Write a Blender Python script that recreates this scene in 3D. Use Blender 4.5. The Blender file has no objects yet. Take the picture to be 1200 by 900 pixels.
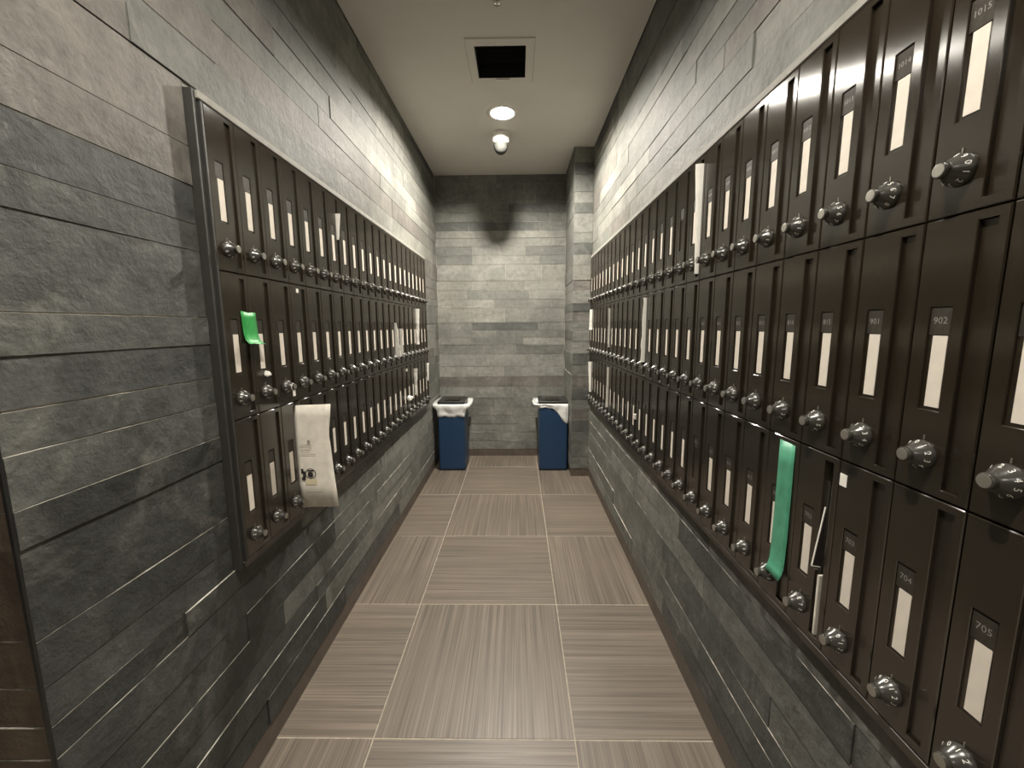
import bpy, bmesh, math, random
from mathutils import Matrix, Vector
R = random.Random(7)
S = bpy.context.scene
C = S.collection

# ---------------------------------------------------------------- camera, world, exposure
cam_d = bpy.data.cameras.new('camera')
cam = bpy.data.objects.new('camera', cam_d); C.objects.link(cam)
cr = Vector((0.9998777, 0.0142733, -0.0063854)); cu = Vector((0.0043479, 0.1384707, 0.9903570)); cf = Vector((-0.0150198, 0.9902637, -0.1383917))
m = Matrix.Identity(4)
for i in range(3):
    m[i][0] = cr[i]; m[i][1] = cu[i]; m[i][2] = -cf[i]
m[2][3] = 1.215
cam.matrix_world = m
cam_d.sensor_fit = 'HORIZONTAL'; cam_d.sensor_width = 36.0; cam_d.lens = 484.403 / 1200 * 36
cam_d.clip_start = 0.02; cam_d.clip_end = 50
S.camera = cam
W = bpy.data.worlds.new('world'); S.world = W; W.use_nodes = True
W.node_tree.nodes['Background'].inputs[0].default_value = (0.05, 0.047, 0.042, 1)
W.node_tree.nodes['Background'].inputs[1].default_value = 0.0
S.view_settings.view_transform = 'Standard'; S.view_settings.look = 'None'
S.view_settings.exposure = 0.0; S.view_settings.gamma = 1.0; S.view_settings.use_curve_mapping = False
LAMPS = [(-0.09, 2.74), (-0.09, 0.42), (-0.09, -1.95)]
LAMP_POWER = (8000.0, 3900.0, 2600.0)
LAMP_COL = (1.0, 0.945, 0.84)

# ---------------------------------------------------------------- key dimensions (metres)
XL, XR, ZC, YB, YP = -0.7256, 0.5682, 2.5114, 3.7863, 3.2447
BL, BR = -0.703, 0.553                 # faces of the two mailbox banks
PX = 0.4245                            # inner face of the pillar
UW, UH = 0.1006, 0.3655                # one mailbox
ZROW = [0.6195, 0.985, 1.3505]; ZTOP = 1.716
LY0, NL = 0.991, 22
RY0, NR = 0.3912, 28
YE = 0.549                             # near end of the left wall

# ---------------------------------------------------------------- materials
def newmat(name):
    mt = bpy.data.materials.new(name); mt.use_nodes = True
    return mt, mt.node_tree, mt.node_tree.nodes['Principled BSDF']
def nd(t, kind, **kw):
    n = t.nodes.new(kind)
    for k, v in kw.items(): setattr(n, k, v)
    return n
def setin(n, **kw):
    for k, v in kw.items():
        n.inputs[k.replace('_', ' ')].default_value = v
def coords(t, scale=(1, 1, 1)):
    tc = nd(t, 'ShaderNodeTexCoord'); mp = nd(t, 'ShaderNodeMapping')
    t.links.new(tc.outputs['Object'], mp.inputs[0]); mp.inputs['Scale'].default_value = scale
    return mp
def noise(t, mp, scale, detail=3, rough=0.55):
    n = nd(t, 'ShaderNodeTexNoise'); setin(n, Scale=scale, Detail=detail, Roughness=rough)
    t.links.new(mp.outputs[0], n.inputs['Vector']); return n
def ramp(t, src, stops):
    r = nd(t, 'ShaderNodeValToRGB'); e = r.color_ramp.elements
    while len(e) < len(stops): e.new(0.5)
    for i, (p, c) in enumerate(stops):
        e[i].position = p; e[i].color = (c, c, c, 1) if not hasattr(c, '__len__') else (*c, 1)
    t.links.new(src, r.inputs[0]); return r
def plain(name, col, rough=0.5, metal=0.0, var=0.12, scale=30, bump=0.0, spec=0.5):
    mt, t, b = newmat(name)
    n = noise(t, coords(t), scale, 3)
    r = ramp(t, n.outputs['Fac'], [(0.3, [c * (1 - var) for c in col]), (0.7, [min(1, c * (1 + var)) for c in col])])
    t.links.new(r.outputs[0], b.inputs['Base Color'])
    setin(b, Roughness=rough, Metallic=metal); b.inputs['Specular IOR Level'].default_value = spec
    if bump:
        bp = nd(t, 'ShaderNodeBump'); setin(bp, Strength=bump, Distance=0.002)
        t.links.new(n.outputs['Fac'], bp.inputs['Height']); t.links.new(bp.outputs[0], b.inputs['Normal'])
    return mt
def slate(name, col, vein=0.22, rough=0.60, rel=0.5):
    mt, t, b = newmat(name); col = [c * 0.78 for c in col]
    mp = coords(t)
    big = noise(t, mp, 5.0, 4, 0.6); fine = noise(t, mp, 28.0, 6, 0.65)
    oi = nd(t, 'ShaderNodeObjectInfo')
    r1 = ramp(t, big.outputs['Fac'], [(0.25, [c * 0.70 for c in col]), (0.75, [c * 1.32 for c in col])])
    r2 = ramp(t, fine.outputs['Fac'], [(0.28, 0.70), (0.72, 1.28)])
    mul = nd(t, 'ShaderNodeMix', data_type='RGBA', blend_type='MULTIPLY'); mul.inputs[0].default_value = 1.0
    t.links.new(r1.outputs[0], mul.inputs[6]); t.links.new(r2.outputs[0], mul.inputs[7])
    mr = nd(t, 'ShaderNodeMapRange'); setin(mr, To_Min=0.86, To_Max=1.16); t.links.new(oi.outputs['Random'], mr.inputs[0])
    hsv = nd(t, 'ShaderNodeHueSaturation'); t.links.new(mul.outputs[2], hsv.inputs['Color']); t.links.new(mr.outputs[0], hsv.inputs['Value'])
    # pale mineral smears, worn into the stone
    dv = noise(t, mp, 3.2, 5, 0.7); dv.inputs['Distortion'].default_value = 1.3
    rv = ramp(t, dv.outputs['Fac'], [(0.54, 0.0), (0.66, 0.9), (0.68, 1.0), (0.71, 0.15), (0.8, 0.5)])
    sc = nd(t, 'ShaderNodeMath', operation='MULTIPLY'); sc.inputs[1].default_value = vein; t.links.new(rv.outputs[0], sc.inputs[0])
    mv = nd(t, 'ShaderNodeMix', data_type='RGBA'); mv.inputs[7].default_value = (0.42, 0.40, 0.36, 1)
    ch = noise(t, mp, 38.0, 2, 0.5); rc = ramp(t, ch.outputs['Fac'], [(0.70, 0.0), (0.76, 0.7)])
    ml = nd(t, 'ShaderNodeMath', operation='MULTIPLY'); t.links.new(rc.outputs[0], ml.inputs[0]); t.links.new(rv.outputs[0], ml.inputs[1])
    mx = nd(t, 'ShaderNodeMath', operation='MAXIMUM'); t.links.new(ml.outputs[0], mx.inputs[0]); t.links.new(sc.outputs[0], mx.inputs[1])
    t.links.new(mx.outputs[0], mv.inputs[0]); t.links.new(hsv.outputs[0], mv.inputs[6])
    t.links.new(mv.outputs[2], b.inputs['Base Color'])
    rr = ramp(t, fine.outputs['Fac'], [(0.2, rough - 0.08), (0.8, rough + 0.12)]); t.links.new(rr.outputs[0], b.inputs['Roughness'])
    b.inputs['Specular IOR Level'].default_value = 0.35
    # cleft relief
    ad = nd(t, 'ShaderNodeMath', operation='ADD'); t.links.new(fine.outputs['Fac'], ad.inputs[0])
    cl = noise(t, mp, 9.0, 5, 0.6); t.links.new(cl.outputs['Fac'], ad.inputs[1])
    bp = nd(t, 'ShaderNodeBump'); setin(bp, Strength=rel, Distance=0.010)
    t.links.new(ad.outputs[0], bp.inputs['Height']); t.links.new(bp.outputs[0], b.inputs['Normal'])
    return mt
SL = {
    'pale': slate('slate pale', (0.27, 0.265, 0.235)),
    'light': slate('slate light', (0.225, 0.223, 0.20)),
    'mid': slate('slate mid', (0.180, 0.181, 0.163)),
    'warm': slate('slate warm', (0.175, 0.162, 0.145)),
    'dark': slate('slate dark', (0.105, 0.108, 0.100)),
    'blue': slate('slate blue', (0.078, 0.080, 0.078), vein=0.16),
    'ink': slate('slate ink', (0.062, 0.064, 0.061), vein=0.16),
    'brown': slate('slate brown', (0.135, 0.103, 0.078), vein=0.05),
}
LEDGE, lt, lb = newmat('dusty ledge')
ln = noise(lt, coords(lt, (9, 9, 9)), 1.0, 4, 0.7)
lr = ramp(lt, ln.outputs['Fac'], [(0.36, (0.06, 0.06, 0.055)), (0.50, (0.30, 0.28, 0.24)), (0.66, (0.68, 0.65, 0.57))])
lt.links.new(lr.outputs[0], lb.inputs['Base Color']); setin(lb, Roughness=0.9)
MORTAR = plain('mortar', (0.42, 0.39, 0.33), 0.9, var=0.25, scale=60)
def floor_tile(name, along_y):
    mt, t, b = newmat(name)
    mp = coords(t, (170, 1.6, 1) if along_y else (1.6, 170, 1))
    n1 = noise(t, mp, 1.0, 3, 0.6); n2 = noise(t, coords(t, (45, 0.8, 1) if along_y else (0.8, 45, 1)), 1.0, 2, 0.5)
    n3 = noise(t, coords(t), 2.2, 3, 0.6)
    r1 = ramp(t, n1.outputs['Fac'], [(0.30, (0.104, 0.084, 0.068)), (0.5, (0.163, 0.134, 0.109)), (0.72, (0.233, 0.196, 0.160))])
    r2 = ramp(t, n2.outputs['Fac'], [(0.3, 0.78), (0.7, 1.2)]); r3 = ramp(t, n3.outputs['Fac'], [(0.3, (0.88, 0.90, 0.88)), (0.7, (1.1, 1.06, 1.04))])
    a = nd(t, 'ShaderNodeMix', data_type='RGBA', blend_type='MULTIPLY'); a.inputs[0].default_value = 1
    c = nd(t, 'ShaderNodeMix', data_type='RGBA', blend_type='MULTIPLY'); c.inputs[0].default_value = 1
    t.links.new(r1.outputs[0], a.inputs[6]); t.links.new(r2.outputs[0], a.inputs[7])
    t.links.new(a.outputs[2], c.inputs[6]); t.links.new(r3.outputs[0], c.inputs[7])
    t.links.new(c.outputs[2], b.inputs['Base Color'])
    rr = ramp(t, n1.outputs['Fac'], [(0.3, 0.50), (0.7, 0.38)]); t.links.new(rr.outputs[0], b.inputs['Roughness'])
    bp = nd(t, 'ShaderNodeBump'); setin(bp, Strength=0.25, Distance=0.001)
    t.links.new(n1.outputs['Fac'], bp.inputs['Height']); t.links.new(bp.outputs[0], b.inputs['Normal'])
    return mt
TILE_Y, TILE_X = floor_tile('floor tile lengthwise', True), floor_tile('floor tile crosswise', False)
GROUT = plain('floor grout', (0.40, 0.35, 0.28), 0.85, var=0.2, scale=40)
BASE = plain('baseboard tile', (0.105, 0.082, 0.064), 0.5, var=0.25, scale=14)
PAINT = plain('ceiling paint', (0.66, 0.635, 0.585), 0.9, var=0.03, scale=3)
PAINT_TRIM = plain('ceiling bead', (0.72, 0.70, 0.66), 0.7, var=0.03)
def brushed(name, col, rough=0.33, metal=0.85, aniso=0.85):
    mt, t, b = newmat(name)
    n = noise(t, coords(t, (900, 900, 6)), 1.0, 2); n2 = noise(t, coords(t), 18, 4)
    r = ramp(t, n2.outputs['Fac'], [(0.3, [c * 0.95 for c in col]), (0.7, [c * 1.05 for c in col])])
    t.links.new(r.outputs[0], b.inputs['Base Color'])
    rr = ramp(t, n.outputs['Fac'], [(0.3, rough - 0.02), (0.7, rough + 0.02)]); t.links.new(rr.outputs[0], b.inputs['Roughness'])
    setin(b, Metallic=metal, Anisotropic=aniso); b.inputs['IOR'].default_value = 2.0; b.inputs['Specular IOR Level'].default_value = 0.5
    tg = nd(t, 'ShaderNodeTangent', direction_type='RADIAL', axis='Z'); t.links.new(tg.outputs[0], b.inputs['Tangent'])
    return mt
BRONZE = brushed('brushed bronze', (0.0215, 0.0160, 0.0098), rough=0.20, metal=0.0, aniso=1.0)
BRONZE_DK = brushed('brushed bronze dark', (0.028, 0.022, 0.015), rough=0.4, metal=0.0)
RAIL = plain('grey rail', (0.035, 0.034, 0.031), 0.55)
SEAL = plain('grey sealed trim', (0.27, 0.26, 0.23), 0.7)
VOID = plain('dark inside', (0.006, 0.0055, 0.005), 0.8)
CARD = plain('name card paper', (0.76, 0.69, 0.60), 0.75, var=0.04, scale=50)
PLATE = plain('smoky plastic plate', (0.040, 0.034, 0.026), 0.6, var=0.25, scale=160, spec=0.25)
PRINT_W = plain('pale print', (0.85, 0.83, 0.78), 0.6)
NUMB = plain('faded number print', (0.24, 0.23, 0.21), 0.6)
KNOB = plain('black plastic', (0.050, 0.047, 0.041), 0.24, var=0.1)
ALU = plain('matt aluminium', (0.42, 0.40, 0.35), 0.38, metal=0.75, var=0.05)
PAPER = plain('white paper', (0.88, 0.85, 0.78), 0.8, var=0.06, scale=30, bump=0.15)
NEWSP = plain('newsprint', (0.84, 0.79, 0.70), 0.85, var=0.10, scale=35, bump=0.3)
INK = plain('printing ink', (0.03, 0.025, 0.022), 0.7)
INK_G = plain('grey print', (0.36, 0.33, 0.28), 0.8)
YELLOW = plain('yellow print', (0.74, 0.66, 0.45), 0.8)
GREEN = plain('green tape', (0.035, 0.33, 0.075), 0.45, var=0.2, scale=40, bump=0.3)
TEAL = plain('teal tape', (0.085, 0.33, 0.205), 0.42, var=0.16, scale=45, bump=0.3)
BROCH = plain('dark card stock', (0.022, 0.019, 0.017), 0.4)
BLUE = plain('blue bin plastic', (0.012, 0.040, 0.095), 0.38, var=0.08)
BLUE_DK = plain('bin foot', (0.008, 0.010, 0.016), 0.5)
LIDM = plain('black bin lid', (0.018, 0.018, 0.017), 0.33, var=0.1)
LINER = plain('white bin liner', (0.78, 0.78, 0.76), 0.35, var=0.06, scale=40, bump=0.5)
WHITE = plain('white enamel', (0.75, 0.73, 0.68), 0.4, var=0.03)
SMOKE = plain('smoked dome', (0.03, 0.03, 0.028), 0.10, var=0.05, spec=0.45)
CHROME = plain('bright metal', (0.8, 0.78, 0.74), 0.2, metal=1.0)
REFL = plain('black lamp baffle', (0.05, 0.048, 0.045), 0.6)
CORNER = plain('black corner trim', (0.018, 0.018, 0.018), 0.4)
BULB = []
for pw in LAMP_POWER:
    bmt, bt, bb = newmat('glowing bulb')
    bb.inputs['Emission Color'].default_value = (*LAMP_COL, 1); bb.inputs['Emission Strength'].default_value = pw
    bb.inputs['Base Color'].default_value = (0.9, 0.88, 0.84, 1); BULB.append(bmt)

# ---------------------------------------------------------------- helpers
def obj(name, bm, mat, parent=None, smooth=False):
    me = bpy.data.meshes.new(name)
    bmesh.ops.recalc_face_normals(bm, faces=bm.faces[:])
    bm.to_mesh(me); bm.free()
    for mm in (mat if isinstance(mat, (list, tuple)) else [mat]): me.materials.append(mm)
    if smooth: me.polygons.foreach_set('use_smooth', [True] * len(me.polygons))
    o = bpy.data.objects.new(name, me); C.objects.link(o)
    if parent: o.parent = parent
    return o
def tag(o, label, cat, group=None):
    o['label'] = label; o['category'] = cat
    if group: o['group'] = group
    return o
def struct(o): o['kind'] = 'structure'; return o
def thing(name, label, cat, loc=(0, 0, 0), rz=0.0, group=None):
    o = bpy.data.objects.new(name, None); C.objects.link(o); o.empty_display_size = 0.05
    o.location = loc; o.rotation_euler = (0, 0, rz)
    return tag(o, label, cat, group)
def BM(): return bmesh.new()
def quad(bm, *v): return bm.faces.new([bm.verts.new(p) for p in v])
def box(bm, x0, x1, y0, y1, z0, z1, bev=0.0):
    r = bmesh.ops.create_cube(bm, size=1.0)
    for v in r['verts']:
        v.co = Vector((x0 + (v.co.x + .5) * (x1 - x0), y0 + (v.co.y + .5) * (y1 - y0), z0 + (v.co.z + .5) * (z1 - z0)))
    if bev:
        es = list({e for v in r['verts'] for e in v.link_edges})
        bmesh.ops.bevel(bm, geom=es, offset=bev, segments=1, affect='EDGES')
    return r['verts']
def lathe(bm, prof, n=20, M=Matrix.Identity(4), cap0=False, cap1=False):
    rings = []
    for r, h in prof:
        rings.append([bm.verts.new(M @ Vector((r * math.cos(2 * math.pi * i / n), r * math.sin(2 * math.pi * i / n), h))) for i in range(n)])
    for a, b in zip(rings, rings[1:]):
        for i in range(n): bm.faces.new((a[i], a[(i + 1) % n], b[(i + 1) % n], b[i]))
    if cap0: bm.faces.new(rings[0])
    if cap1: bm.faces.new(rings[-1])
def ring(bm, A, ya, B, yb):
    """four quads joining rectangle A=(x0,x1,z0,z1) at depth ya to B at yb"""
    ca = [(A[0], ya, A[2]), (A[1], ya, A[2]), (A[1], ya, A[3]), (A[0], ya, A[3])]
    cb = [(B[0], yb, B[2]), (B[1], yb, B[2]), (B[1], yb, B[3]), (B[0], yb, B[3])]
    for i in range(4): quad(bm, ca[i], ca[(i + 1) % 4], cb[(i + 1) % 4], cb[i])
def grow(A, c): return (A[0] - c, A[1] + c, A[2] - c, A[3] + c)
def text_bm(s, size, extr=0.0):
    cu_ = bpy.data.curves.new('t', 'FONT'); cu_.body = s; cu_.size = size; cu_.align_x = 'CENTER'; cu_.align_y = 'CENTER'; cu_.resolution_u = 2; cu_.extrude = extr
    o = bpy.data.objects.new('t', cu_); C.objects.link(o)
    dg = bpy.context.evaluated_depsgraph_get(); dg.update()
    me = bpy.data.meshes.new_from_object(o.evaluated_get(dg))
    bm = BM(); bm.from_mesh(me)
    bpy.data.objects.remove(o); bpy.data.curves.remove(cu_); bpy.data.meshes.remove(me)
    return bm
def merge(bm, src, M):
    mp = {v: bm.verts.new(M @ v.co) for v in src.verts}
    for f in src.faces:
        try: bm.faces.new([mp[v] for v in f.verts])
        except ValueError: pass
def solid(o, th, off=0.0):
    md = o.modifiers.new('thickness', 'SOLIDIFY'); md.thickness = th; md.offset = off; return o

# ---------------------------------------------------------------- floor
bm = BM(); box(bm, -2.2, 1.0, -2.9, YB + 0.05, -0.08, -0.0008)
floor = struct(obj('floor', bm, GROUT))
gx = [XL - 0.6 + 0.29, -0.4365, 0.1636, XR + 0.02]
xs = [-1.0365, -0.4365, 0.1636, 0.7637]
ys = [1.0693 + 0.6014 * k for k in range(-2, 5)] + [YB + 0.02]
for j in range(len(ys) - 1):
    for i in range(3):
        x0 = max(xs[i], XL - 0.03) if ys[j] > 0.5 else xs[i]
        x1 = min(xs[i + 1], XR + 0.03)
        bm = BM(); box(bm, x0 + .0020, x1 - .0020, ys[j] + .0020, min(ys[j + 1], YB + .02) - .0020, -0.02, 0.0, 0.0008)
        along = (i + j) % 2 == 1
        obj('floor_tile', bm, TILE_Y if along else TILE_X, floor)

# ---------------------------------------------------------------- walls of split slate planks
def plank(parent, axis, face, sgn, a0, a1, z0, z1, mat, back=0.008):
    """axis 'x': plank lies in a plane of constant x, front at face (sgn = outward direction)"""
    pr = R.uniform(-0.0008, 0.0030); g = 0.0005
    f = face + sgn * pr; b = face - sgn * back
    bm = BM(); c = 0.0007
    def P(a, z, d): return (d, a, z) if axis == 'x' else (a, d, z)
    A0, A1, Z0, Z1 = a0 + g, a1 - g, z0 + g, z1 - g
    n = max(1, int((a1 - a0) / 0.16))
    top = []; bot = []; topb = []; botb = []
    for i in range(n + 1):
        a = A0 + (A1 - A0) * i / n; j1 = R.uniform(-.0007, .0006); j2 = R.uniform(-.0006, .0007); jd = sgn * R.uniform(-.0007, .0007)
        ac = min(max(a, A0 + c), A1 - c)
        bot.append(bm.verts.new(P(ac, Z0 + c + j1, f + jd))); top.append(bm.verts.new(P(ac, Z1 - c + j2, f + jd)))
        botb.append(bm.verts.new(P(a, Z0, b))); topb.append(bm.verts.new(P(a, Z1, b)))
    for i in range(n):
        bm.faces.new((bot[i], bot[i + 1], top[i + 1], top[i])); bm.faces.new((bot[i], botb[i], botb[i + 1], bot[i + 1]))
        bm.faces.new((top[i], top[i + 1], topb[i + 1], topb[i])).material_index = 1
    bm.faces.new((bot[0], top[0], topb[0], botb[0])); bm.faces.new((bot[n], botb[n], topb[n], top[n]))
    return obj('slate_plank', bm, (mat, LEDGE), parent)
def pick(w): return SL[R.choices(list(w), list(w.values()))[0]]
FAR = {'pale': 3, 'light': 6, 'mid': 4, 'warm': 2}
NEAR_UP = {'light': 4, 'warm': 3, 'mid': 2}
LOW = {'mid': 3, 'light': 6}  # paler tones imitate stronger light on the far low courses
def run(parent, axis, face, sgn, a0, a1, z0, z1, choose, lens=(0.45, 1.0), joints=()):
    cuts = [a0] + [j for j in joints if a0 < j < a1]
    if cuts[-1] == a0 and not joints: cuts.append(a0 + R.uniform(0.25, lens[1]))
    while cuts[-1] < a1: cuts.append(cuts[-1] + R.uniform(*lens))
    cuts = [c for c in cuts if c < a1 - 0.08] + [a1]
    for u, v in zip(cuts, cuts[1:]): plank(parent, axis, face, sgn, u, v, z0, z1, choose((u + v) / 2, (z0 + z1) / 2))

# left wall
ZL = [0.072, 0.155, 0.238, 0.30, 0.381, 0.463, 0.547, 0.603, 0.669, 0.749, 0.895, 0.955, 1.036, 1.099, 1.177, 1.24, 1.387, 1.446, 1.529,
      1.612, 1.748, 1.843, 1.942, 2.018, 2.098, 2.18, 2.243, 2.325, 2.41, 2.47, 2.56]
bm = BM(); box(bm, XL - 0.14, XL - 0.0030, YE + 0.012, YB + 0.15, 0, ZC + 0.12)
wl = struct(obj('wall_left', bm, MORTAR))
NEAR_L = {1.446: 'blue', 1.387: 'dark', 1.24: 'dark', 1.177: 'dark', 1.099: 'blue', 1.036: 'dark', 0.955: 'dark', 0.895: 'ink', 0.749: 'ink', 0.669: 'ink',  # bluish dark stone; lower rows darkened further for shade of someone at the camera
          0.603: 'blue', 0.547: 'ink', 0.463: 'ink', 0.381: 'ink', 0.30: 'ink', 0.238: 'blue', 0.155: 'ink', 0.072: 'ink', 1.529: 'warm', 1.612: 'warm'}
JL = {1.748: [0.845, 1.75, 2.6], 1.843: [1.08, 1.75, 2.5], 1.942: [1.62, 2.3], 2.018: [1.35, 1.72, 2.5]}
def lchoose(z0):
    def ch(y, z):
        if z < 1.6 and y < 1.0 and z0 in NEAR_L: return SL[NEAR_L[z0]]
        if z0 == 1.612: return SL['warm']
        if z0 == 1.748 and 0.845 < y < 2: return SL['mid']
        if z < 0.62: return pick({'ink': 2, 'blue': 3, 'dark': 2}) if y < 1.5 else (pick({'dark': 1, 'mid': 4, 'light': 1}) if y < 2.0 else pick(LOW))  # near low planks take dark tones, shade put into the stone colour
        if z > 2.2: return pick({'mid': 4, 'light': 2, 'dark': 1})  # darker mix puts the shade under the ceiling into the planks
        if z > 1.6: return pick(NEAR_UP if y < 1.7 else FAR)
        return pick(FAR)
    return ch
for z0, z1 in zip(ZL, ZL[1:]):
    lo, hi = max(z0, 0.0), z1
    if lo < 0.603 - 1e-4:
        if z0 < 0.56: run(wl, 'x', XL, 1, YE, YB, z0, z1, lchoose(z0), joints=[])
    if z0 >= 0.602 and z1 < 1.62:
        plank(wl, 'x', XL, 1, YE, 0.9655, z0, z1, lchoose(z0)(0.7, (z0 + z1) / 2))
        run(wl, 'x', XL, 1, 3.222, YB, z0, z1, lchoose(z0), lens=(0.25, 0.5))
    if abs(z0 - 1.612) < 1e-4:
        plank(wl, 'x', XL, 1, YE, 0.9655, z0, z1, SL['warm']); run(wl, 'x', XL, 1, 3.222, YB, z0, z1, lchoose(z0), lens=(0.25, 0.5))
        run(wl, 'x', XL, 1, 0.9655, 3.222, 1.7355, z1, lchoose(z0))
    elif z0 == 0.547: pass
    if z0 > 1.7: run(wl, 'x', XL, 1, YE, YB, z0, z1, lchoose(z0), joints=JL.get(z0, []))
# the end of the left wall, faced in brown slate
bm = BM(); box(bm, -1.75, XL - 0.0048, YE + 0.005, YE + 0.12, 0, ZC + 0.12)
we = struct(obj('wall_end', bm, MORTAR))
for z0, z1 in zip(ZL, ZL[1:]):
    if z1 < 1.3: run(we, 'y', YE + 0.002, -1, -1.55, XL - 0.0048, z0, z1, lambda a, z: SL['brown'], joints=[])
bm = BM(); box(bm, XL - 0.0045, XL + 0.0025, YE - 0.004, YE + 0.0005, 0, ZC, 0.001)
struct(obj('trim_1', bm, CORNER))
# right wall
ZR_LOW = [0.072, 0.153, 0.235, 0.30, 0.381, 0.465, 0.545, 0.6025]
ZR_UP = [1.7355, 1.827, 1.907, 1.973, 2.04, 2.12, 2.19, 2.27, 2.35, 2.43, 2.56]
bm = BM(); box(bm, XR + 0.0030, XR + 0.14, -2.9, YB + 0.15, 0, ZC + 0.12)
wr = struct(obj('wall_right', bm, MORTAR))
JR = {1.827: [1.10, 1.62, 2.1], 1.907: [1.25, 1.9, 2.6], 1.7355: [1.42, 2.2]}
def rchoose(y, z):
    if z < 0.61: return pick({'dark': 3, 'mid': 1}) if y < 1.4 else pick({'mid': 3, 'light': 5})  # low courses: near ones coloured for shade, far ones paler for missing light
    if z > 2.2: return pick({'mid': 4, 'light': 2, 'dark': 1})  # top courses toned down to imitate shade above the lamp cutoff
    if y < 1.3: return pick({'warm': 3, 'mid': 3, 'light': 2})
    return pick(FAR)
for zz in (ZR_LOW, ZR_UP):
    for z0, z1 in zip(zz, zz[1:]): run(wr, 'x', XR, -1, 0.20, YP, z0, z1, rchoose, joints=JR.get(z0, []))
# back wall
ZB = [0.067, 0.15, 0.2325, 0.31, 0.39, 0.47, 0.554, 0.662, 0.758, 0.85, 0.9626, 1.048, 1.112, 1.18, 1.249, 1.378, 1.454, 1.536, 1.6186,
      1.759, 1.836, 1.913, 1.986, 2.047, 2.1225, 2.2, 2.279, 2.36, 2.44, 2.56]
bm = BM(); box(bm, XL - 0.14, XR + 0.14, YB + 0.0030, YB + 0.15, 0, ZC + 0.12)
wb = struct(obj('wall_back', bm, MORTAR))
JB = {1.18: [-0.418, 0.186], 2.047: [-0.43, 0.19], 1.6186: [-0.11], 1.759: [-0.40, 0.19], 1.836: [-0.40], 1.913: [0.19], 1.536: [-0.40], 1.249: [-0.12], 0.9626: [-0.02], 0.554: [-0.05]}
def bchoose(z0):
    def ch(x, z):
        if z0 == 1.18: return SL['dark'] if -0.418 < x < 0.186 else SL['light']
        if z0 == 2.047: return SL['dark'] if x < 0.19 else SL['mid']
        if z0 == 1.6186: return SL['pale'] if x > -0.11 else SL['light']
        if z > 2.1: return pick({'mid': 3, 'dark': 2})  # upper back wall darkened by tone, standing in for shade
        if z < 0.7 or 0.758 <= z0 < 0.96: return pick({'mid': 1, 'light': 4, 'pale': 2})  # paler stone low down imitates light the lamps do not bring
        return pick({'light': 5, 'mid': 3, 'pale': 2, 'warm': 1})
    return ch
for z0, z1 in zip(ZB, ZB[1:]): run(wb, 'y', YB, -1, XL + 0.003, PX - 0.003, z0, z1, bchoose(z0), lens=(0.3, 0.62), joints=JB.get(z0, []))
# pillar in the far right corner
ZP = [0.065, 0.165, 0.272, 0.364, 0.4695, 0.553, 0.64, 0.725, 0.83, 0.91, 1.0, 1.095, 1.18, 1.25, 1.3246, 1.389, 1.4857, 1.56, 1.67, 1.75, 1.8325,
      1.9068, 2.0478, 2.1207, 2.2, 2.3187, 2.4075, 2.56]
bm = BM(); box(bm, PX + 0.0030, XR + 0.01, YP + 0.0030, YB + 0.01, 0, ZC + 0.12)
wp = struct(obj('wall_pillar', bm, MORTAR))
for z0, z1 in zip(ZP, ZP[1:]):
    mt = pick({'pale': 1, 'light': 3, 'mid': 4, 'warm': 2, 'dark': 2})
    plank(wp, 'y', YP, -1, PX, XR - 0.003, z0, z1, mt)
    plank(wp, 'x', PX, -1, YP + 0.012, YB - 0.003, z0, z1, pick({'light': 3, 'mid': 3}))
# baseboards
for nm, b in (('baseboard_left', (XL - 0.010, XL - 0.001, YE, YB, 0, 0.0715)), ('baseboard_right', (XR + 0.001, XR + 0.010, -0.5, YP, 0, 0.0715)),
              ('baseboard_back', (XL, PX, YB + 0.001, YB + 0.010, 0, 0.0665)), ('baseboard_pillar', (PX + 0.002, XR, YP + 0.002, YP + 0.010, 0, 0.0645)),
              ('baseboard_recess', (PX + 0.002, PX + 0.010, YP + 0.010, YB, 0, 0.0645))):
    bm = BM(); box(bm, *b); struct(obj(nm, bm, BASE))
# the lobby behind the camera closes the space
bm = BM(); box(bm, -1.9, 0.75, -3.0, -2.9, 0, ZC + 0.12); struct(obj('wall_rear', bm, SL['ink']))
bm = BM(); box(bm, -1.9, -1.75, -2.9, YE + 0.12, 0, ZC + 0.12); struct(obj('wall_side', bm, SL['ink']))

# ---------------------------------------------------------------- ceiling with openings for the vent and the lamps
VX0, VX1, VY0, VY1 = -0.200, 0.044, 2.118, 2.370
holes = [(VX0, VX1, VY0, VY1)] + [(x - .066, x + .066, y - .066, y + .066) for x, y in LAMPS]
xc = sorted({-1.9, XL + 0.010, XR - 0.010, *[h[0] for h in holes], *[h[1] for h in holes]})
def ceil_cells(bm, X0, X1, Y0, Y1):
    cx = sorted({X0, X1, *[c for h in holes for c in h[:2] if X0 < c < X1]}); cy = sorted({Y0, Y1, *[c for h in holes for c in h[2:] if Y0 < c < Y1]})
    for a, b in zip(cx, cx[1:]):
        for c, d in zip(cy, cy[1:]):
            mx, my = (a + b) / 2, (c + d) / 2
            if any(h[0] < mx < h[1] and h[2] < my < h[3] for h in holes): continue
            quad(bm, (a, c, ZC), (b, c, ZC), (b, d, ZC), (a, d, ZC))
bm = BM(); G = 0.010
ceil_cells(bm, XL + G, PX - G, YE, YB - G); ceil_cells(bm, PX - G, XR - G, YE, YP - G); ceil_cells(bm, -1.75, XR - G, -2.9, YE)
bmesh.ops.remove_doubles(bm, verts=bm.verts[:], dist=1e-5)
ceiling = struct(obj('ceiling', bm, PAINT))
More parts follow.
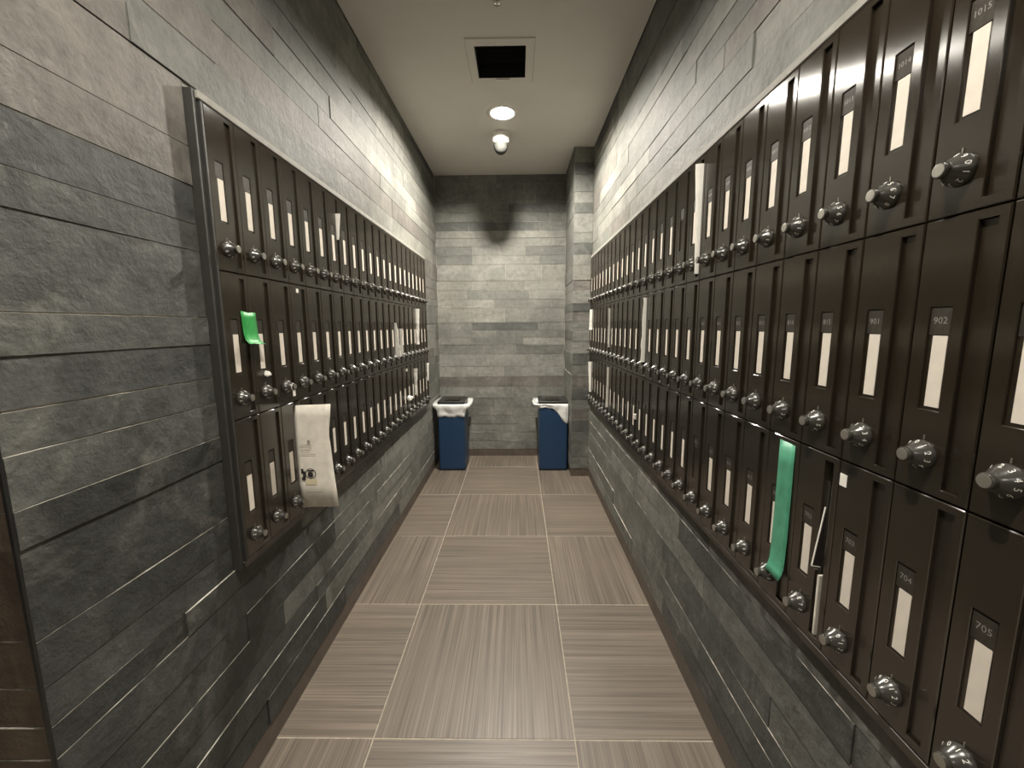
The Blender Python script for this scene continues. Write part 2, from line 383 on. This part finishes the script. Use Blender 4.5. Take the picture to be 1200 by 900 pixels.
bm = BM(); box(bm, -1.9, XR + 0.15, -3.0, YB + 0.15, ZC + 0.115, ZC + 0.15); o = obj('ceiling_slab', bm, VOID, ceiling)
bm = BM()
t_, h_ = 0.004, 0.016
box(bm, XL + G - t_, XL + G, YE, YB - G, ZC - 0.0012, ZC + h_); box(bm, XR - G, XR - G + t_, -2.9, YP - G, ZC - 0.0012, ZC + h_)
box(bm, XL + G, PX - G, YB - G, YB - G + t_, ZC - 0.0012, ZC + h_); box(bm, PX - G, PX - G + t_, YP - G, YB - G, ZC - 0.0012, ZC + h_)
box(bm, PX - G + t_, XR - G, YP - G, YP - G + t_, ZC - 0.0012, ZC + h_)
obj('edge_bead', bm, PAINT_TRIM, ceiling)

# ---------------------------------------------------------------- ceiling fittings
def downlight(x, y, label, bulb):
    t = thing('downlight', label, 'ceiling lamp', (x, y, ZC), 0, 'recessed ceiling downlights')
    bm = BM(); lathe(bm, [(0.0660, 0.0), (0.0660, -0.0025), (0.0720, -0.005), (0.094, -0.004), (0.096, 0.0)], 32); obj('trim_ring', bm, WHITE, t, True)
    bm = BM(); lathe(bm, [(0.0660, 0.0), (0.063, 0.03), (0.050, 0.075), (0.022, 0.10), (0.001, 0.10)], 32); obj('reflector', bm, REFL, t, True)
    bm = BM(); lathe(bm, [(0.001, 0.0105), (0.014, 0.0112), (0.024, 0.0135), (0.030, 0.018), (0.027, 0.024), (0.001, 0.025)], 24); obj('bulb', bm, bulb, t, True)
    return t
downlight(*LAMPS[0], bulb=BULB[0], label='glowing round downlight between the square vent and the dome camera')
downlight(*LAMPS[1], bulb=BULB[1], label='round downlight straight above the viewpoint, out of frame')
downlight(*LAMPS[2], bulb=BULB[2], label='round downlight behind the viewpoint, out of frame')
t = thing('ceiling_vent', 'square white framed ceiling vent with a black opening', 'vent', ((VX0 + VX1) / 2, (VY0 + VY1) / 2, ZC))
hx, hy = (VX1 - VX0) / 2, (VY1 - VY0) / 2
bm = BM()
def xyring(bm, a, b, za, c, d, zb):
    p = [(-a, -b, za), (a, -b, za), (a, b, za), (-a, b, za)]; q = [(-c, -d, zb), (c, -d, zb), (c, d, zb), (-c, d, zb)]
    for i in range(4): quad(bm, p[i], p[(i + 1) % 4], q[(i + 1) % 4], q[i])
xyring(bm, hx - .001, hy - .001, -0.006, hx + .038, hy + .046, -0.006)
xyring(bm, hx + .038, hy + .046, -0.006, hx + .041, hy + .049, 0.0)
obj('vent_frame', bm, PAINT, t)
bm = BM(); xyring(bm, hx - .001, hy - .001, 0.06, hx - .001, hy - .001, -0.0055); solid(obj('vent_throat', bm, VOID, t), 0.001)
bm = BM(); box(bm, -hx + .002, hx - .002, -hy + .002, hy - .002, 0.05, 0.056); obj('vent_back', bm, VOID, t)
for k in range(6):
    y = -hy + 0.024 + k * (2 * hy - 0.048) / 5
    bm = BM(); vs = box(bm, -hx + .003, hx - .003, -0.016, 0.016, -0.0008, 0.0008)
    bmesh.ops.rotate(bm, verts=bm.verts[:], cent=(0, 0, 0), matrix=Matrix.Rotation(math.radians(38), 3, 'X'))
    bmesh.ops.translate(bm, verts=bm.verts[:], vec=(0, y, 0.03)); obj('vent_slat', bm, VOID, t)
bm = BM(); box(bm, -0.032, 0.040, hy + 0.004, hy + 0.016, -0.012, -0.006, 0.001); obj('vent_tab', bm, WHITE, t)
t = thing('dome_camera', 'small white camera with dark glass dome hanging below the ceiling', 'camera', (-0.112, 3.01, ZC))
bm = BM(); lathe(bm, [(0.058, 0), (0.060, -0.010), (0.058, -0.055), (0.054, -0.066), (0.047, -0.070)], 28, cap1=False); obj('housing', bm, WHITE, t, True)
bm = BM(); lathe(bm, [(0.050, -0.062), (0.050, -0.080), (0.046, -0.100), (0.035, -0.120), (0.018, -0.134), (0.001, -0.137)], 28); obj('dome', bm, SMOKE, t, True)
bm = BM(); lathe(bm, [(0.001, -0.1375), (0.016, -0.137), (0.018, -0.1345)], 16, Matrix.Translation((0.0, -0.012, 0.012)) ); obj('lens', bm, CHROME, t, True)
t = thing('sprinkler', 'tiny bright sprinkler head on the ceiling in front of the vent', 'sprinkler', (-0.078, 1.845, ZC))
bm = BM(); lathe(bm, [(0.022, 0), (0.021, -0.004), (0.008, -0.006), (0.006, -0.018)], 16, cap1=True); obj('escutcheon', bm, WHITE, t, True)
bm = BM(); lathe(bm, [(0.001, -0.0181), (0.013, -0.018), (0.013, -0.021), (0.001, -0.022)], 16); obj('deflector', bm, CHROME, t, True)

# ---------------------------------------------------------------- mailbox banks
def cabinet(face, sgn, y0, y1, zt, label, end_style):
    """sgn: +1 left bank (faces +x), -1 right bank (faces -x)"""
    t = thing('mailbox_cabinet', label, 'mailbox cabinet', (face, (y0 + y1) / 2, ZROW[0]))
    X = lambda d: face + sgn * d                        # d > 0 towards the corridor
    def part(name, d0, d1, ya, yb, za, zb, mt, bev=0.0):
        bm = BM(); box(bm, min(X(d0), X(d1)), max(X(d0), X(d1)), ya, yb, za, zb, bev)
        bmesh.ops.translate(bm, verts=bm.verts[:], vec=-t.location); return obj(name, bm, mt, t)
    part('back_panel', -0.030, -0.0185, y0, y1, ZROW[0], ZTOP, VOID)
    part('top_rail', -0.030, 0.001, y0 - 0.012, y1 + 0.012, ZTOP + 0.001, ZTOP + 0.0195, SEAL, 0.002)
    part('bottom_rail', -0.030, 0.000, y0 - 0.012, y1 + 0.012, ZROW[0] - 0.017, ZROW[0] - 0.001, BRONZE_DK, 0.001)
    part('end_rail', -0.030, 0.001, y1 + 0.001, y1 + 0.012, ZROW[0], ZTOP, BRONZE_DK, 0.001)
    part('end_rail', -0.030, 0.001, y0 - 0.007, y0 - 0.001, ZROW[0], ZTOP, RAIL, 0.001)
    part('end_rail', -0.030, -0.006, y0 - 0.018, y0 - 0.008, ZROW[0] - 0.017, ZTOP + 0.018, RAIL, 0.001)
    part('end_rail', -0.030, -0.003, y0 - 0.0245, y0 - 0.019, ZROW[0] - 0.017, ZTOP + 0.018, RAIL, 0.001)
    return t
cabinet(BL, 1, LY0, LY0 + NL * UW, ZTOP, 'dark bronze cabinet frame holding the mailboxes of the left wall', 0)
cabinet(BR, -1, RY0, RY0 + NR * UW, ZTOP, 'dark bronze cabinet frame holding the mailboxes of the right wall', 0)

SLOT = (0.0665, 0.0875, 0.0135, 0.353)
WIN = (0.0215, 0.0500, 0.1145, 0.2522)
KC = (0.037, 0.0535)
def door_bm():
    bm = BM(); c = 0.0009
    O = (0.0011, UW - 0.0011, 0.0011, UH - 0.0011); F = grow(O, -0.0014)
    S_, W_ = grow(SLOT, c), grow(WIN, c)
    cx = [F[0], W_[0], W_[1], S_[0], S_[1], F[1]]; cz = sorted([F[2], S_[2], W_[2], W_[3], S_[3], F[3]])
    V = {(x, z): bm.verts.new((x, 0, z)) for x in cx for z in cz}
    for a, b in zip(cx, cx[1:]):
        for d, e in zip(cz, cz[1:]):
            mx, mz = (a + b) / 2, (d + e) / 2
            if any(h[0] < mx < h[1] and h[2] < mz < h[3] for h in (S_, W_)): continue
            bm.faces.new((V[a, d], V[b, d], V[b, e], V[a, e]))
    ring(bm, F, 0, O, 0.0016); ring(bm, O, 0.0016, O, 0.0145)
    ring(bm, S_, 0, SLOT, c); ring(bm, SLOT, c, SLOT, 0.0145)
    ring(bm, W_, 0, WIN, c); ring(bm, WIN, c, WIN, 0.0030)
    quad(bm, (WIN[0], .0030, WIN[2]), (WIN[1], .0030, WIN[2]), (WIN[1], .0030, WIN[3]), (WIN[0], .0030, WIN[3]))
    bmesh.ops.remove_doubles(bm, verts=bm.verts[:], dist=1e-6)
    return bm
proto = {}
root = thing('mailbox', 'mailbox', 'mailbox')
door = obj('door', door_bm(), BRONZE, root)
bm = BM(); box(bm, SLOT[0] + .0004, SLOT[1] - .0004, 0.0056, 0.0070, SLOT[2] + .001, SLOT[3] - .001); flap = obj('mail_flap', bm, BRONZE, root)
bm = BM(); box(bm, 0.0225, 0.0490, 0.0016, 0.0028, 0.2155, 0.2505); plate = obj('number_plate', bm, PLATE, root)
bm = BM(); box(bm, 0.0283, 0.0475, 0.0018, 0.0027, 0.1190, 0.2140); card = obj('name_card', bm, CARD, root)
KM = Matrix.Translation((KC[0], 0, KC[1])) @ Matrix.Rotation(math.radians(90), 4, 'X')   # lathe z -> outward (-y)
KM0 = Matrix.Rotation(math.radians(90), 4, 'X')
bm = BM(); lathe(bm, [(0.0194, 0.0), (0.0198, 0.0014), (0.0193, 0.0036), (0.0180, 0.0066), (0.0160, 0.0098), (0.0134, 0.0134), (0.0112, 0.0168), (0.0098, 0.0194), (0.0091, 0.0212),
                      (0.0094, 0.0220), (0.0097, 0.0232), (0.0096, 0.0268), (0.0090, 0.0276), (0.0083, 0.0276), (0.0083, 0.0270)], 22, KM0, cap1=True)
knob = obj('dial_knob', bm, KNOB, root, True); knob.location = (KC[0], 0, KC[1])
bm = BM(); lathe(bm, [(0.0080, 0.0271), (0.0080, 0.0279), (0.0074, 0.0281)], 18, KM0, cap1=True); cap = obj('knob_cap', bm, ALU, knob)
bm = BM()
for d in range(10):
    tb = text_bm(str(d), 0.0090)
    a = math.radians(90 - 36 * d)
    rad = Vector((math.cos(a), 0, math.sin(a))); n_ = (rad * 0.784 + Vector((0, -0.62, 0))).normalized()
    up = (rad * 0.62 + Vector((0, 0.784, 0))).normalized(); rt = up.cross(n_)
    M = Matrix((( *[rt[0], up[0], n_[0]], 0), (rt[1], up[1], n_[1], 0), (rt[2], up[2], n_[2], 0), (0, 0, 0, 1)))
    pos = rad * 0.01665 + Vector((0, -0.0090, 0)) + n_ * 0.0006
    M = Matrix.Translation(pos) @ M
    merge(bm, tb, M); tb.free()
numer = obj('dial_numerals', bm, PRINT_W, knob)
bm = BM(); box(bm, KC[0] - 0.0006, KC[0] + 0.0006, -0.0012, 0.0002, KC[1] + 0.0205, KC[1] + 0.0265); tick = obj('dial_pointer', bm, ALU, root)
for o in (plate, card): pass
ORD = 'first second third fourth fifth sixth seventh eighth ninth tenth eleventh twelfth thirteenth fourteenth fifteenth sixteenth seventeenth eighteenth nineteenth twentieth twenty-first twenty-second twenty-third twenty-fourth twenty-fifth twenty-sixth twenty-seventh twenty-eighth'.split()
ROWN = ['bottom', 'middle', 'top']
def numbers_right(row, k):
    if row == 1: return str(903 - k) if k <= 2 else str(815 - (k - 3))
    if row == 0: return str(705 - k) if k <= 4 else str(615 - (k - 5))
    return '1101' if k == 0 else str(1015 - (k - 1))
numcache = {}
def numbermesh(s):
    if s not in numcache:
        b = text_bm(s, 0.0125 if len(s) == 3 else 0.0105)
        bmesh.ops.transform(b, matrix=Matrix.Translation((0.0357, 0.00148, 0.2335)) @ Matrix.Rotation(math.radians(90), 4, 'X'), verts=b.verts[:])
        me = bpy.data.meshes.new('number'); b.to_mesh(me); b.free(); me.materials.append(NUMB); numcache[s] = me
    return numcache[s]
NO_CARD = {('R', 2, 10), ('R', 0, 8)}
FLAP_IN = {('R', 0, 3)}
FEAT = {('R', 1, 1): 'numbered 902', ('R', 1, 2): 'numbered 901', ('L', 1, 0): 'with green tape', ('R', 0, 4): 'with teal tape',
        ('R', 0, 3): 'with jammed slot', ('R', 0, 2): 'with a small white sticker', ('L', 0, 2): 'holding the newspaper',
        ('R', 2, 10): 'without a name card', ('R', 0, 8): 'without a name card', ('R', 2, 9): 'with a rolled leaflet'}
def copy_part(o, parent):
    c = o.copy(); C.objects.link(c); c.parent = parent; return c
first = True
for side, n in (('L', NL), ('R', NR)):
    for row in range(3):
        for k in range(n):
            if first: r_ = root
            else:
                r_ = root.copy(); C.objects.link(r_)
            if side == 'L': r_.location = (BL, LY0 + k * UW, ZROW[row]); r_.rotation_euler = (0, 0, math.radians(90))
            else: r_.location = (BR, RY0 + (k + 1) * UW, ZROW[row]); r_.rotation_euler = (0, 0, math.radians(-90))
            f = FEAT.get((side, row, k), '')
            r_['label'] = ('bronze mailbox ' + (f + ', ' if f else '') + '%s from the near end, %s row, %s wall' % (ORD[k], ROWN[row], 'left' if side == 'L' else 'right')).replace('mailbox ,', 'mailbox,')
            r_['category'] = 'mailbox'; r_['group'] = 'mailboxes in the %s bank' % ('left' if side == 'L' else 'right')
            if first:
                kn = knob; first = False
            else:
                copy_part(door, r_); copy_part(plate, r_)
                if (side, row, k) not in FLAP_IN: copy_part(flap, r_)
                if (side, row, k) not in NO_CARD: copy_part(card, r_)
                copy_part(tick, r_)
                kn = copy_part(knob, r_); copy_part(cap, kn); copy_part(numer, kn)
            kn.rotation_euler = (0, math.radians(36 * R.randrange(10) + R.uniform(-6, 6)), 0)
            if (side == 'R' and k <= 8):
                s = numbers_right(row, k)
                no = bpy.data.objects.new('number', numbermesh(s)); C.objects.link(no); no.parent = r_

# ---------------------------------------------------------------- mail, tape and scraps
def Xw(side, d): return (BL + d) if side == 'L' else (BR - d)     # d: distance out of the bank face
def slot_y(side, k): return LY0 + k * UW + 0.077 if side == 'L' else RY0 + (k + 1) * UW - 0.077
def slip(name, label, side, k, z0, z1, o0, o1, th0=0.004, th1=0.004, lean=0.0, n=10, crump=0.0, mat=None, inner=-0.0045, group='mail sticking out of the slots', dy=0.0):
    """a folded paper standing out of a mailbox slot: o0/o1 how far it stands out at the bottom / top"""
    y = slot_y(side, k) + dy; bm = BM(); rings = []
    t = 0
    for i in range(n + 1):
        u = i / n; z = z0 + (z1 - z0) * u; th = th0 + (th1 - th0) * u; o = o0 + (o1 - o0) * u + R.uniform(-crump, crump)
        yy = y + lean * u + R.uniform(-crump, crump) * 0.6; bend = R.uniform(-crump, crump) * 0.6
        rings.append([bm.verts.new(p) for p in ((Xw(side, inner), yy - th / 2, z), (Xw(side, o * .5), yy - th / 2 + bend, z), (Xw(side, o), yy - th / 4, z), (Xw(side, o), yy + th / 4, z), (Xw(side, o * .5), yy + th / 2 + bend, z), (Xw(side, inner), yy + th / 2, z))])
    for a, b in zip(rings, rings[1:]):
        for i in range(6): bm.faces.new((a[i], a[(i + 1) % 6], b[(i + 1) % 6], b[i]))
    bm.faces.new(rings[0]); bm.faces.new(rings[-1])
    return tag(obj(name, bm, mat or PAPER), label, 'paper', group)
# right bank
slip('leaflet', 'tall white rolled leaflet standing out of a top row slot, right wall', 'R', 9, 1.372, 1.690, 0.007, 0.019, 0.005, 0.013, lean=0.0, n=12, crump=0.0008)
slip('leaflet', 'tall white leaflet in the middle row slot halfway along, right wall', 'R', 14, 1.055, 1.333, 0.016, 0.010, 0.005, 0.006, n=12, crump=0.002)
slip('leaflet', 'narrow white leaflet in a far middle row slot, right wall', 'R', 21, 1.085, 1.318, 0.006, 0.009, 0.004, 0.004, n=8, crump=0.001)
slip('leaflet', 'narrow white leaflet in a far bottom row slot, right wall', 'R', 21, 0.715, 0.962, 0.012, 0.008, 0.004, 0.004, n=8, crump=0.001)
slip('leaflet', 'white leaflet at the far end of the middle row, right wall', 'R', 27, 1.185, 1.335, 0.022, 0.016, 0.005, 0.005, n=8, crump=0.0015)
slip('leaflet', 'white leaflet at the far end of the bottom row, right wall', 'R', 27, 0.715, 0.945, 0.012, 0.022, 0.005, 0.005, n=8, crump=0.001)
slip('leaflet', 'short white slip across two bottom row slots, far on the right wall', 'R', 15, 0.776, 0.800, 0.006, 0.008, 0.014, 0.016, n=3, crump=0.001)
# left bank
slip('leaflet', 'small white wedge of paper poking from a top row slot, left wall', 'L', 6, 1.555, 1.652, 0.004, 0.014, 0.003, 0.006, n=6, crump=0.0008)
slip('leaflet', 'wide crumpled white leaflet in the middle row, left wall', 'L', 13, 1.045, 1.238, 0.028, 0.012, 0.008, 0.004, n=10, crump=0.004)
slip('leaflet', 'second crumpled white leaflet beside the wide one, middle row, left wall', 'L', 14, 1.05, 1.205, 0.010, 0.016, 0.006, 0.003, n=8, crump=0.003)
slip('leaflet', 'white leaflet high in the far middle row, left wall', 'L', 18, 1.095, 1.338, 0.016, 0.024, 0.005, 0.008, n=10, crump=0.002)
slip('leaflet', 'white leaflet splayed out of a far bottom row slot, left wall', 'L', 17, 0.755, 0.935, 0.008, 0.022, 0.005, 0.008, n=8, crump=0.0015)
slip('leaflet', 'white leaflet at the far end of the bottom row, left wall', 'L', 21, 0.80, 0.938, 0.006, 0.012, 0.004, 0.006, n=6, crump=0.001)
slip('leaflet', 'scrap of white paper high in a far bottom row slot, left wall', 'L', 15, 0.937, 0.955, 0.006, 0.008, 0.006, 0.006, n=2)
def blob(name, label, c, r, mat, cat='paper', seed=1, group=None):
    rr = random.Random(seed); bm = BM(); bmesh.ops.create_icosphere(bm, subdivisions=2, radius=r)
    for v in bm.verts: v.co *= 1 + rr.uniform(-.28, .22)
    bmesh.ops.translate(bm, verts=bm.verts[:], vec=c); return tag(obj(name, bm, mat), label, cat, group)
blob('crumpled_tissue', 'crumpled white tissue stuck at a far bottom row slot, left wall', (Xw('L', 0.016), LY0 + 15 * UW + 0.075, 0.767), 0.018, PAPER, seed=3)
blob('paper_scrap', 'white paper scrap under the second name card of the middle row, left wall', (Xw('L', 0.006), LY0 + UW + 0.041, 1.088), 0.0085, PAPER, seed=5)
bm = BM(); box(bm, Xw('L', 0.0), Xw('L', 0.0012), 1.3285, 1.3415, 1.3245, 1.3375, 0.0005); tag(obj('sticker', bm, PAPER), 'tiny white dot sticker above the fourth middle row mailbox, left wall', 'sticker')
kx = LY0 + 2 * UW + KC[0]
t = thing('paper_tag', 'small white tag hanging from the third middle row knob, left wall', 'tag', (Xw('L', 0.023), kx, 1.036))
bm = BM(); lathe(bm, [(0.0102, -0.0012), (0.0112, 0), (0.0102, 0.0012), (0.0097, 0), (0.0102, -0.0012)], 14, Matrix.Translation((-0.001, 0, 0.002)) @ Matrix.Rotation(math.radians(90), 4, 'Y')); obj('loop', bm, PAPER, t)
bm = BM(); box(bm, -0.001, 0.001, -0.006, 0.007, -0.027, -0.009, 0.0005); obj('tag', bm, PAPER, t)
bm = BM(); box(bm, Xw('R', 0.001), Xw('R', 0.0), 0.6745, 0.6895, 0.9410, 0.9625, 0.0004)
tag(obj('sticker', bm, PAPER), 'small white square sticker beside the jammed bottom row slot, right wall', 'sticker')
def strip(name, label, side, y0, y1, prof, mat, cat, th=0.0006, slant=0.0):
    """tape lying on the bank face: prof = [(z, out)] from top to bottom"""
    bm = BM(); rows = []; nw = 4
    for i, (z, o) in enumerate(prof):
        u = i / (len(prof) - 1)
        rows.append([bm.verts.new((Xw(side, o + R.uniform(0, .0006)), y0 + (y1 - y0) * j / nw + slant * u, z + (R.uniform(-.002, .002) if i in (0, len(prof) - 1) else 0))) for j in range(nw + 1)])
    for a, b in zip(rows, rows[1:]):
        for j in range(nw): bm.faces.new((a[j], a[j + 1], b[j + 1], b[j]))
    return tag(solid(obj(name, bm, mat, None, True), th), label, cat)
strip('tape_strip', 'long teal green tape hanging over a bottom row slot, right wall', 'R', 0.8065, 0.8545,
      [(0.976, 0.0008), (0.93, 0.001), (0.88, 0.0014), (0.83, 0.0018), (0.78, 0.0022), (0.74, 0.003), (0.712, 0.0045), (0.698, 0.008), (0.686, 0.014)], TEAL, 'tape', slant=-0.004)
strip('tape_strip', 'short bright green tape over the first middle row mailboxes, left wall', 'L', 1.0520, 1.1100,
      [(1.2555, 0.001), (1.24, 0.0014), (1.22, 0.002), (1.20, 0.003), (1.185, 0.006), (1.176, 0.013), (1.174, 0.020)], GREEN, 'tape', slant=0.002)
# folder and envelope in the jammed slot
ys_ = slot_y('R', 3)
bm = BM()
tri = [(Xw('R', -0.004), 0.890), (Xw('R', 0.006), 0.82), (Xw('R', 0.0125), 0.775), (Xw('R', 0.0115), 0.7715), (Xw('R', -0.004), 0.771)]
va = [bm.verts.new((x, ys_ - 0.0008, z)) for x, z in tri]; vb = [bm.verts.new((x, ys_ + 0.0008, z)) for x, z in tri]
bm.faces.new(va); bm.faces.new(vb[::-1])
for i in range(5): bm.faces.new((va[i], va[(i + 1) % 5], vb[(i + 1) % 5], vb[i]))
fo = thing('folder', 'dark folded card with a pale edge sticking from the jammed slot, right wall', 'folder', (0, 0, 0))
obj('cover', bm, BROCH, fo)
bm = BM()
pts = [(Xw('R', -0.001), 0.888), (Xw('R', 0.0135), 0.7745), (Xw('R', -0.002), 0.7720)]
for a, b in zip(pts, pts[1:]):
    d = Vector((b[0] - a[0], 0, b[1] - a[1])).normalized(); nn = Vector((d.z, 0, -d.x)) * 0.0007
    P_ = []
    for q in (a, b):
        for s1 in (-1, 1):
            for s2 in (-1, 1): P_.append(bm.verts.new((q[0] + nn.x * s1, ys_ + s2 * 0.0011, q[1] + nn.z * s1)))
    for f in ((0, 1, 3, 2), (4, 6, 7, 5), (0, 4, 5, 1), (2, 3, 7, 6), (0, 2, 6, 4), (1, 5, 7, 3)): bm.faces.new([P_[i] for i in f])
obj('paper_edge', bm, PAPER, fo)
slip('envelope', 'white envelope end showing low in the jammed bottom row slot', 'R', 3, 0.6345, 0.755, -0.003, -0.002, 0.004, 0.005, n=4, inner=-0.014, mat=NEWSP)
# folded newspaper in the third bottom-row slot of the left bank
yn = slot_y('L', 2)
t = thing('newspaper', 'folded cream newspaper hanging from a bottom row slot, left wall', 'newspaper', (BL, yn, 0.65))
edge = [(0.972, 0.112, 0.0), (0.94, 0.108, 0.001), (0.90, 0.103, 0.003), (0.874, 0.100, 0.004), (0.83, 0.103, 0.003), (0.78, 0.108, 0.0), (0.72, 0.116, -0.005), (0.66, 0.124, -0.012)]
def sheet(off, shrink, ins):
    bm = BM(); rows = []; nx = 8
    for i, (z, o, dy) in enumerate(edge):
        zz = z - (0.006 * i / 7)
        rows.append([bm.verts.new((ins + (o - shrink - ins) * j / nx, off + dy * (j / nx) ** 1.5 + 0.0022 * math.sin(i * 1.7 + j * 0.9) * (j / nx) + (0.004 if j == 0 else 0) * 0, zz - 0.65 + (0.004 * j / nx if i == 0 else 0) + (0.010 * (j / nx) if i == 7 else 0) - (0.018 if i == 7 else 0))) for j in range(nx + 1)])
    for a, b in zip(rows, rows[1:]):
        for j in range(nx): bm.faces.new((a[j], a[j + 1], b[j + 1], b[j]))
    return bm
o = solid(obj('front_page', sheet(-0.0045, 0.0, -0.0045), NEWSP, t, True), 0.0016)
o = solid(obj('inner_page', sheet(-0.0015, 0.003, -0.0045), NEWSP, t, True), 0.0016)
o = solid(obj('back_page', sheet(0.0018, 0.001, -0.0045), NEWSP, t, True), 0.0016)
bm = BM()
def nrect(bm, x0, x1, z0, z1, y=-0.0085): box(bm, x0, x1, y, y + 0.0004, z0 - 0.65, z1 - 0.65)
nrect(bm, 0.0075, 0.0150, 0.752, 0.768); nrect(bm, 0.0130, 0.0205, 0.738, 0.760); nrect(bm, 0.0085, 0.0205, 0.7295, 0.7405)
Mx = Matrix.Translation((0.038, -0.0088, 0.752 - 0.65)) @ Matrix.Rotation(math.radians(90), 4, 'X')
lathe(bm, [(0.0150, 0), (0.0172, 0), (0.0172, 0.0004), (0.0150, 0.0004), (0.0150, 0)], 24, Mx)
lathe(bm, [(0.001, 0.0003), (0.0090, 0.0003), (0.0090, 0)], 12, Mx @ Matrix.Translation((-0.001, -0.003, 0))); nrect(bm, 0.028, 0.048, 0.7595, 0.7640); nrect(bm, 0.030, 0.046, 0.7415, 0.7445)
obj('headline', bm, INK, t)
bm = BM()
for i, (z, a, b) in enumerate(((0.846, 0.012, 0.050), (0.836, 0.011, 0.047), (0.826, 0.011, 0.040), (0.690, 0.016, 0.100), (0.682, 0.016, 0.090), (0.815, 0.012, 0.06))): nrect(bm, a, b, z, z + 0.0016)
nrect(bm, 0.034, 0.0425, 0.852, 0.862)
obj('small_print', bm, INK_G, t)
bm = BM(); nrect(bm, 0.020, 0.056, 0.715, 0.733, -0.0082); obj('yellow_block', bm, YELLOW, t)

# ---------------------------------------------------------------- two blue bins
def rrect(w, d, r, n=5):
    pts = []
    for cx, cy, a0 in ((w / 2 - r, d / 2 - r, 0), (-w / 2 + r, d / 2 - r, 90), (-w / 2 + r, -d / 2 + r, 180), (w / 2 - r, -d / 2 + r, 270)):
        for i in range(n + 1):
            a = math.radians(a0 + 90 * i / n); pts.append((cx + r * math.cos(a), cy + r * math.sin(a)))
    return pts
def loft(bm, secs):
    rings = [[bm.verts.new((x, y, z)) for x, y in rrect(w, d, r)] for w, d, r, z in secs]
    n = len(rings[0])
    for a, b in zip(rings, rings[1:]):
        for i in range(n): bm.faces.new((a[i], a[(i + 1) % n], b[(i + 1) % n], b[i]))
    return rings
def bin_(cx, cy, w, d, label, low, flare, tilt, rz):
    t = thing('waste_bin', label, 'bin', (cx, cy, 0), rz, 'blue waste bins by the back wall')
    H = 0.575
    bm = BM(); rs = loft(bm, [(w - .006, d - .006, .012, 0.012), (w, d, .014, 0.02), (w, d, .014, H - .004), (w - .004, d - .004, .013, H), (w - .010, d - .010, .012, H), (w - .010, d - .010, .012, 0.03)])
    bm.faces.new(rs[-1]); obj('body', bm, BLUE, t)
    bm = BM(); rs = loft(bm, [(w - .004, d - .004, .012, 0.0), (w + .002, d + .002, .014, 0.004), (w + .002, d + .002, .014, 0.014), (w - .004, d - .004, .012, 0.0145)])
    bm.faces.new(rs[0]); obj('foot', bm, BLUE_DK, t)
    # lid: a frame around an oblong opening, with a dished panel and a handle bar
    lid = BM(); lw, ld = w + .006, d + .006
    rs = loft(lid, [(lw - .006, ld - .006, .012, H - .006), (lw, ld, .014, H - .004), (lw, ld, .014, H + .016), (lw - .008, ld - .008, .012, H + .022), (lw - .040, ld - .040, .010, H + .022), (lw - .050, ld - .050, .010, H + .012)])
    lid.faces.new(rs[-1]); lid.faces.new(rs[0])
    lo = obj('lid', lid, LIDM, t)
    bm = BM(); box(bm, -w * .26, w * .26, -0.045, -0.030, H + .0125, H + .026, 0.002); box(bm, -w * .26, w * .26, 0.035, 0.052, H + .0125, H + .026, 0.002)
    obj('lid_handle', bm, PLATE, lo)
    # liner folded over the rim
    bm = BM(); base = rrect(w, d, .014, 8); N = []
    for a, b in zip(base, base[1:] + base[:1]):
        L = math.hypot(b[0] - a[0], b[1] - a[1]); k = max(1, int(L / 0.012))
        for i in range(k): N.append((a[0] + (b[0] - a[0]) * i / k, a[1] + (b[1] - a[1]) * i / k))
    rows = []; M_ = 7
    for j in range(M_):
        u = j / (M_ - 1); row = []
        for i, (x, y) in enumerate(N):
            nx, ny = x / (w / 2), y / (d / 2)
            zl = low(nx, ny); fl = flare(nx, ny)
            z = (H + .001) * (1 - u) + zl * u + (0.004 * math.sin(i * 0.61) + 0.003 * math.sin(i * 1.47)) * u
            L = math.hypot(x / w, y / d) or 1
            ox, oy = (x / w) / L, (y / d) / L
            e = 0.004 + fl * math.exp(-((u - 0.22) / 0.30) ** 2) + 0.0035 * math.sin(i * 0.83 + 1.3 * math.sin(i * 0.37 + j)) * min(1, u * 2)
            row.append(bm.verts.new((x + ox * e, y + oy * e, z)))
        rows.append(row)
    for a, b in zip(rows, rows[1:]):
        for i in range(len(N)): bm.faces.new((a[i], a[(i + 1) % len(N)], b[(i + 1) % len(N)], b[i]))
    solid(obj('liner', bm, LINER, t, True), 0.0012)
    return t
sm = lambda a, b, x: (lambda q: q * q * (3 - 2 * q))(min(1, max(0, (x - a) / (b - a))))
bin_(-0.563, 3.518, 0.222, 0.28, 'blue waste bin by the left wall with white liner draped all round', 
     lambda nx, ny: 0.468 + 0.055 * sm(-0.8, 0.6, ny) + 0.03 * sm(0.8, 1.0, abs(nx)) * sm(-0.9, -0.2, ny), lambda nx, ny: 0.010 + 0.045 * sm(0.75, 1.0, abs(nx)) * sm(-1.05, -0.6, ny), 0, 0)
bin_(0.2935, 3.516, 0.235, 0.28, 'blue waste bin beside the pillar with lopsided white liner',
     lambda nx, ny: (0.542 - 0.132 * sm(-0.15, 0.92, nx)) if ny < -0.7 else 0.53, lambda nx, ny: 0.004 + 0.05 * sm(0.8, 1.0, -nx) * sm(-1.0, -0.8, ny), 0, 0)
